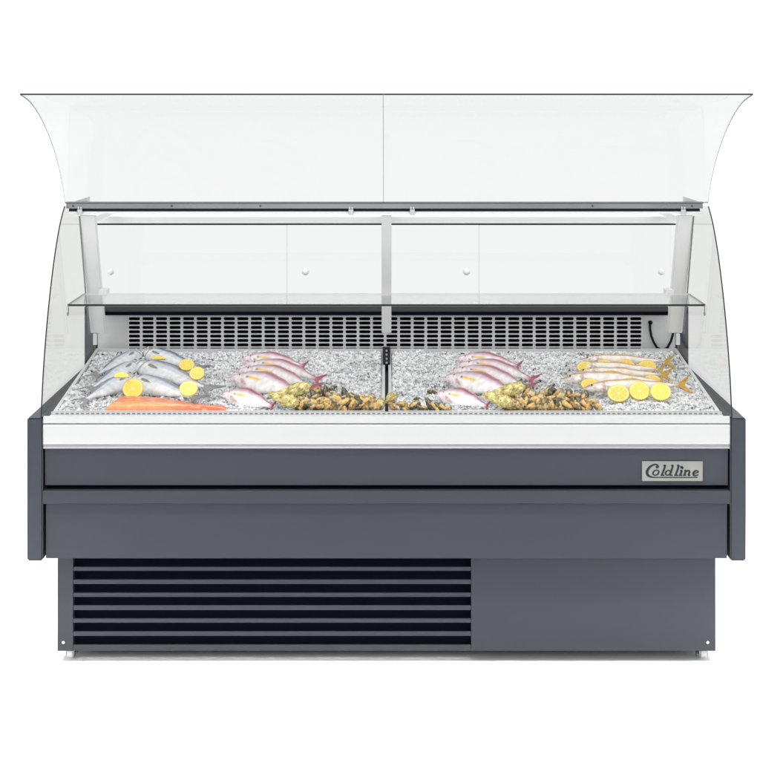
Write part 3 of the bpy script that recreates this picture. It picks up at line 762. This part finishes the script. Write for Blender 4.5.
# ------------------------------------------------------------------ lemons
def lemon_slice(px, py, rx, ry, label, group, lift=.02, tilt=38, half=False, spin=0.0, amber=0.0):
    c = on_bed(px, py, lift); s = S * (D + c.y) / D
    r = rx * s; sq = ry / rx
    root = empty('lemon_slice', c)
    th = .007
    m = MB(); vs = []; cs = []; fs = []; NA, NRr = 72, 10
    amax = math.pi if half else 2 * math.pi
    n = NA + 1
    for j in range(NRr + 1):
        rr = j / NRr
        for k in range(n):
            a = amax * k / NA; seg = abs(((a + spin) * 9 / (2 * math.pi)) % 1 - .5) * 2
            mem = max(ss(.86, .97, seg) * ss(1.0, .25, 1 - rr), ss(.18, .08, rr), ss(.86, .93, rr))
            pulp = mixc((.86, .64, .05), (.86, .46, .015), amber)
            pulp = mixc(pulp, (.80, .62, .16), .35 * noise.noise(Vector((rr * 30, a * 6, spin))) + .2)
            cs.append(mixc(pulp, (.86, .79, .46), mem * .85))
            vs.append((r * rr * math.cos(a), -.0006 * (1 - mem) - th * .5, r * sq * rr * math.sin(a)))
    for j in range(NRr):
        for k in range(NA): fs.append((j * n + k, j * n + k + 1, (j + 1) * n + k + 1, (j + 1) * n + k))
    o = len(vs)
    for k in range(n):
        a = amax * k / NA
        vs.append((r * math.cos(a), th * .5, r * sq * math.sin(a))); cs.append((.8, .74, .45))
    vs.append((0, th * .5, 0)); cs.append((.8, .74, .45))
    for k in range(NA): fs.append((o + k, o + k + 1, o + n))
    if half: fs.append(tuple([j * n for j in range(NRr + 1)] + [o, o + n]))
    if half: fs.append(tuple([o + n, o + n - 1] + [j * n + NA for j in range(NRr, -1, -1)]))
    m.add(vs, fs, 0, cs); f = m.build('flesh', M['lemon'], root, smooth=False)
    m = MB(); vs = []; fs = []
    for k in range(n):
        a = amax * k / NA; ca, sa = math.cos(a), math.sin(a)
        for q, (rr, yy) in enumerate(((.985, -th * .62), (1.05, -th * .5), (1.06, th * .5), (.985, th * .6))):
            vs.append((r * rr * ca, yy, r * sq * rr * sa))
    for k in range(NA):
        for q in range(4): fs.append((4 * k + q, 4 * k + (q + 1) % 4, 4 * k + 4 + (q + 1) % 4, 4 * k + 4 + q))
    m.add(vs, fs).build('peel', M['peel'], root, smooth=False, fix=True)
    root.rotation_euler = (-R(tilt), 0, 0)
    tag(root, label, 'lemon slice', group); return root
G = 'lemon slices on the silver fish'
lemon_slice(133, 388.5, 9.9, 9.6, 'whole round lemon slice standing behind the salmon fillet', G, .035, 25, spin=.3)
lemon_slice(121.5, 377.5, 7.2, 5.6, 'small half lemon wedge on the left silver fish', G, .07, 40, True)
lemon_slice(158.3, 359.5, 6.6, 3.7, 'thin half lemon wedge at the back between the fish heads', G, .07, 40, True)
lemon_slice(186.7, 365, 7.4, 5.9, 'lemon slice on the rear silver fish, next to the back rim', G, .068, 30, spin=.8)
lemon_slice(197, 373.5, 7.2, 6.6, 'lemon slice on the tail of the largest silver fish', G, .066, 30, spin=1.4)
lemon_slice(188.5, 388.8, 8.6, 7.4, 'half-round lemon slice low on the foremost silver fish tail', G, .062, 30, False, spin=2)
G = 'lemon slices on the yellow-tailed fish'
for i, (x, y, rx, ry, am) in enumerate(((618.3, 393.5, 10.4, 8.5, .8), (639.3, 391, 9.9, 9.2, .1), (660.5, 392, 9.9, 8.8, .0))):
    lemon_slice(x, y, rx, ry, ('darkest orange-yellow lemon slice, leftmost of the front three', 'middle lemon slice of the front three, set a little higher', 'pale lemon slice, rightmost of the front three near the fish tail')[i], G, .034, 30, spin=i * .9, amber=am)
for i, (x, y, am) in enumerate(((604.5, 366.2, .0), (625.5, 366.0, .5), (647, 366.8, .1))):
    lemon_slice(x, y, 8.8, 6.6, ('pale lemon slice, leftmost of the rear three behind the fish', 'bright lemon slice, middle of the rear three behind the fish', 'lemon slice, rightmost of the rear three behind the fish')[i], G, .032, 28, spin=i * .7, amber=am)
for i, (x, y) in enumerate(((586, 367.5), (608, 380.2), (631, 380.4), (652, 381), (590, 384.5))):
    lemon_slice(x, y, 9.0, 5.8, ('lemon sliver between the two dark snouts of the rear fish', 'lemon sliver peeking over the front fish, left one', 'lemon sliver peeking over the front fish, middle one', 'lemon sliver peeking over the front fish near its tail', 'lemon sliver tucked behind the head of the foremost slim fish')[i], G, .030, 30, spin=i, amber=.25)

# ------------------------------------------------------------------ salmon fillet
def salmon():
    top = [(116.5, 397.2), (135, 396.8), (150, 397.6), (165, 398.6), (180, 400.4), (195, 402.6), (210, 405.2), (219, 407.2), (224, 409.2), (225.5, 411.8)]
    NX, NV = 80, 18
    m = MB(); vs = []; cs = []; fs = []
    th = .024
    for i in range(NX + 1):
        u = i / NX
        k = u * (len(top) - 1); j = min(int(k), len(top) - 2); t = k - j
        bx, by = lerp(top[j][0], top[j + 1][0], t), lerp(top[j][1], top[j + 1][1], t)
        thu = th * (1 - .45 * ss(.2, 1, u)); yf = BF + .0125
        pb = on_bed(bx, min(by, 412.0 - thu / S - 1.2), thu * .75); fx = PX(lerp(105.5, 227, u), yf)
        for v in range(NV + 1):
            w = v / NV; y = lerp(max(pb.y, yf + .006), yf, w); x = lerp(pb.x, fx, w)
            e = min(w, u * 4, (1 - u) * 5); edge = 1 - (1 - min(1, max(0, e) / .25)) ** 2
            fr_ = 1 - .35 * ss(.86, 1, w)
            p = Vector((x, y, BA + BSL * y + thu * (.35 + .65 * edge) * fr_ + .0022 * math.sin(w * 7 + u * 4) * edge + .0015 * noise.noise(Vector((u * 30, w * 10, 0)))))
            vs.append(p)
            st = .5 + .5 * math.sin(62 * (w * .55 + .15 * abs(math.sin(u * 3.1)) + .015 * noise.noise(Vector((u * 14, w * 5, 2)))) )
            c = mixc((.74, .17, .045), (.80, .10, .03), ss(.5, 1, u))
            c = mixc(c, (.84, .50, .28), .8 * ss(.86, 1, st) + .08)
            c = mixc(c, (.82, .46, .16), .6 * ss(.70, .95, w) * ss(.75, .35, u))
            c = mixc(c, (.80, .55, .36), .6 * ss(.10, .0, w))
            cs.append(tuple(q * .80 for q in c))
    for i in range(NX):
        for v in range(NV): fs.append((i * (NV + 1) + v, (i + 1) * (NV + 1) + v, (i + 1) * (NV + 1) + v + 1, i * (NV + 1) + v + 1))
    n0 = len(vs)
    for i in range(NX + 1):
        for v in (0, NV):
            p = Vector(vs[i * (NV + 1) + v]); vs.append(p - Vector((0, 0, .02))); cs.append((.70, .2, .08))
    for i in range(NX):
        fs += [(i * (NV + 1), n0 + 2 * i, n0 + 2 * i + 2, (i + 1) * (NV + 1)), (i * (NV + 1) + NV, (i + 1) * (NV + 1) + NV, n0 + 2 * i + 3, n0 + 2 * i + 1)]
    m.add(vs, fs, 0, cs); o = m.build('salmon_fillet', M['salmon'], smooth=True, fix=True)
    tag(o, 'long orange salmon fillet lying on ice along the front of the left tray', 'fillet')
salmon()

# ------------------------------------------------------------------ oysters and mussels
def blob(nu, nv, fn):
    vs = []; cs = []; fs = []
    for i in range(nu + 1):
        for j in range(nv):
            p, c = fn(math.pi * i / nu, 2 * math.pi * j / nv); vs.append(p); cs.append(c)
    for i in range(nu):
        for j in range(nv): fs.append((i * nv + j, i * nv + (j + 1) % nv, (i + 1) * nv + (j + 1) % nv, (i + 1) * nv + j))
    return vs, fs, cs
def oyster(px, py, wpx, hpx, ang, label, group, lift, seed):
    c = on_bed(px, py, lift); s = S * (D + c.y) / D
    a_, b_, d_ = wpx * s / 2, hpx * s / 2, hpx * s * .42
    def fn(th, ph):
        d = Vector((math.cos(th), math.sin(th) * math.cos(ph), math.sin(th) * math.sin(ph)))
        nz = noise.noise(d * 2.2 + Vector((seed, 0, 0))) * .17 + noise.noise(d * 7 + Vector((0, seed, 0))) * .09
        rid = .05 * math.sin(11 * math.hypot(d.x - .9, d.z) + 3 * nz)
        k = 1 + nz + rid
        p = Vector((d.x * a_ * k * (1 - .22 * d.x), d.y * d_ * k * .7, d.z * b_ * k * (1 + .15 * d.x)))
        f = .5 + .5 * math.sin(11 * math.hypot(d.x - .9, d.z) + 6 * nz)
        col = mixc((.66, .56, .22), (.42, .34, .11), f); col = mixc(col, (.16, .14, .07), ss(.12, .32, noise.noise(d * 9 + Vector((seed * 2, 1, 0)))))
        return p, mixc(col, (.74, .70, .46), ss(.1, .35, nz))
    o = MB().add(*[x for x in (lambda r: (r[0], r[1], 0, r[2]))(blob(36, 40, fn))]).build('oyster', M['oyster'], smooth=True, fix=True)
    o.location = c; o.rotation_euler = (-R(35), R(ang), 0); tag(o, label, 'oyster', group)
for k, off in ((0, 0.0), (1, 214.6)):
    side = ('left tray', 'right tray')[k]; G = 'oysters in the ' + side
    oyster(296 + off, 390.3, 36, 15, -16, 'large yellow-green oyster propped against the snapper tails in the ' + side, G, .052, 3 + k)
    oyster(287 + off, 400, 30, 13, 20, 'flatter yellow-green oyster lying left of and below the large one in the ' + side, G, .034, 8 + k)
oyster(391.5, 398.5, 9, 15, 60, 'small yellow oyster beside the divider in the right tray', 'oysters in the right tray', .024, 15)

def mussel_shape(kind, seed):
    """one valve: pointed at one end, ribbed; and the orange meat lying in it"""
    def fn(th, ph):
        d = Vector((math.cos(th), math.sin(th) * math.cos(ph), math.sin(th) * math.sin(ph)))
        nz = noise.noise(d * 3 + Vector((seed, 2, 0)))
        rid = math.sin(14 * math.hypot(d.x + 1, d.z))
        k = 1 + .03 * rid + .14 * nz
        w = (1 + .35 * d.x)
        p = Vector((d.x * .55 * k, d.y * .24 * k, d.z * .27 * k * w))
        base = (.07, .07, .04), (.36, .21, .055), (.46, .37, .18)
        c = mixc(base[kind], (.035, .033, .025), .85 * ss(.1, .8, rid + nz * 3)); c = mixc(c, (.58, .45, .24), .8 * ss(.15, .4, noise.noise(d * 6 + Vector((0, 3, seed)))))
        return p, c
    v, f, c = blob(20, 24, fn)
    def fm(th, ph):
        d = Vector((math.cos(th), math.sin(th) * math.cos(ph), math.sin(th) * math.sin(ph)))
        nz = noise.noise(d * 3 + Vector((seed, 7, 1)))
        p = Vector((d.x * .30 * (1 + .5 * nz) + .05, -.17 + d.y * .13, (d.z * .13 + .03) * (1 + .6 * nz)))
        return p, mixc((.62, .31, .045), (.58, .46, .22), ss(-.25, .35, nz))
    v2, f2, c2 = blob(14, 18, fm)
    a = MB().add(v, f, 0, c); b = MB().add(v2, f2, 0, c2)
    return a, b
protos = []
for kind in range(3):
    for sd in range(2):
        a, b = mussel_shape(kind, kind * 5 + sd * 2.3)
        sh = a.build('mussel', M['shell'], smooth=True, fix=True); mt = b.build('meat', M['meat'], sh, smooth=True, fix=True)
        protos.append([sh, mt, False])
rs = random.Random(5)
def mussel(px, py, size, lift, label, group, pr=None, ang=None, zr=0):
    p = protos[rs.choice((0, 1, 0, 2, 3, 4, 5, 4)) if pr is None else pr]
    if not p[2]: sh = p[0]; p[2] = True
    else:
        sh = p[0].copy(); COL.objects.link(sh)
        mt = p[1].copy(); COL.objects.link(mt); mt.parent = sh
    lift = max(.003, min(lift, (411.0 - py) * .0029))
    c = on_bed(px, py, lift); s = S * (D + c.y) / D
    sh.location = c; sh.scale = (size * s,) * 3
    sh.rotation_euler = (-R(rs.uniform(10, 50)), R(rs.uniform(-85, 85) if ang is None else ang), R(rs.uniform(-25, 25) + zr))
    sh.location.y = max(sh.location.y, BF + .012 + .3 * size * s * .8); tag(sh, label, 'mussel', group)
for k, off in ((0, 0.0), (1, 214.6)):
    side = ('left tray', 'right tray')[k]
    G = 'mussels heaped at the front of the ' + side
    lb = 'open dark mussel with orange meat in the heap beside the oysters, ' + side
    spots = []
    if k == 0: top = [(297, 403), (305, 401), (313, 395), (318, 394), (326, 396), (335, 395.5), (344, 396), (352, 396.5), (360, 398), (366, 402), (372, 406), (380, 408)]
    else: top = [(297, 403), (305, 401), (313, 395), (318, 394), (326, 396), (335, 395.5), (344, 396), (352, 396.5), (360, 397.5), (368, 400), (375, 403), (381, 406), (386, 409)]
    for x, y in top:
        yy = y; row = 0
        while yy < 408.6:
            spots.append((x + rs.uniform(-2, 2) + off, yy + rs.uniform(-.8, .8), row)); yy += 4.2; row += 1
    for x, y, row in sorted(spots, key=lambda q: q[1]):
        mussel(x, min(y, 408.4), rs.uniform(12, 20), .022 + .012 * rs.random(), lb, G)
G = 'mussels in the front corner by the divider'
for x, y, z in ((393, 407.5, 13), (401, 404, 9), (407, 408, 13), (414, 405.5, 13), (422, 408.5, 12), (431, 405.5, 16), (441, 408, 15), (447, 409.3, 10), (404, 409.5, 10), (436, 409.5, 12)):
    mussel(x, y, z, .022, 'open dark mussel with orange meat in the small heap right of the divider', G)
G = 'dark mussels lying alone on the ice'
for x, y, z, lb in ((419, 400.5, 11, 'closed dark mussel alone on ice just behind the small heap by the divider'), (433, 393, 11, 'closed dark mussel alone on ice left of the lone small snapper in the right tray'),
                (332, 390.5, 9, 'closed dark mussel alone on ice behind the left tray mussel heap'), (554, 390.5, 10, 'closed dark mussel alone on ice behind the right tray mussel heap')):
    mussel(x, y, z, .006, lb, G, 0, -20, 180)
for p in protos:
    if not p[2]:
        for o in p[:2]: bpy.data.objects.remove(o)

# ------------------------------------------------------------------ light, camera
w = bpy.data.worlds.new('World'); scene.world = w; w.use_nodes = True
bg = w.node_tree.nodes['Background']; bg.inputs[0].default_value = (1, 1, 1, 1); bg.inputs[1].default_value = 1.18
def area(name, loc, tgt, sx, sy, power):
    l = bpy.data.lights.new(name, 'AREA'); l.shape = 'RECTANGLE'; l.size = sx; l.size_y = sy; l.energy = power; l.color = (1, .99, .975)
    o = bpy.data.objects.new(name, l); COL.objects.link(o); o.location = loc
    o.rotation_euler = (Vector(tgt) - Vector(loc)).to_track_quat('-Z', 'Y').to_euler(); return o
area('overhead_softbox', (0, -1.2, 4.6), (0, .1, .4), 8.0, 4.0, 118)
area('front_softbox', (-.6, -6.0, 2.6), (0, 0, .4), 3.0, 1.6, 36)
for nm, loc, tgt, a_, b_, pw in (('floor_wash_fill', (0, -1.2, 3.6), (0, -.34, 0), 4.4, .3, 20), ('floor_wash_fill', (-2.0, .3, 3.0), (-1.5, .3, 0), 2.2, .5, 14), ('floor_wash_fill', (2.0, .3, 3.0), (1.5, .3, 0), 2.2, .5, 14)):
    area(nm, loc, tgt, a_, b_, pw).data.spread = R(24)  # added unseen fill lamps, whiten away the case's shadow on the floor
cam = bpy.data.cameras.new('camera'); co = bpy.data.objects.new('camera', cam); COL.objects.link(co)
co.location = (0, -D, ZE); co.rotation_euler = (R(90), 0, 0)
cam.sensor_width = 36; cam.lens = 36 * D / (760 * S); cam.shift_x = -(CX - 380) / 760; cam.shift_y = -(380 - HY) / 760
cam.clip_end = 100; cam.clip_start = .05
scene.camera = co
scene.view_settings.view_transform = 'Standard'; scene.view_settings.look = 'None'; scene.view_settings.exposure = 0; scene.view_settings.gamma = 1
scene.render.engine = 'CYCLES'
scene.cycles.max_bounces = 10; scene.cycles.transparent_max_bounces = 24; scene.cycles.glossy_bounces = 5
scene.cycles.use_denoising = True; scene.cycles.caustics_reflective = False
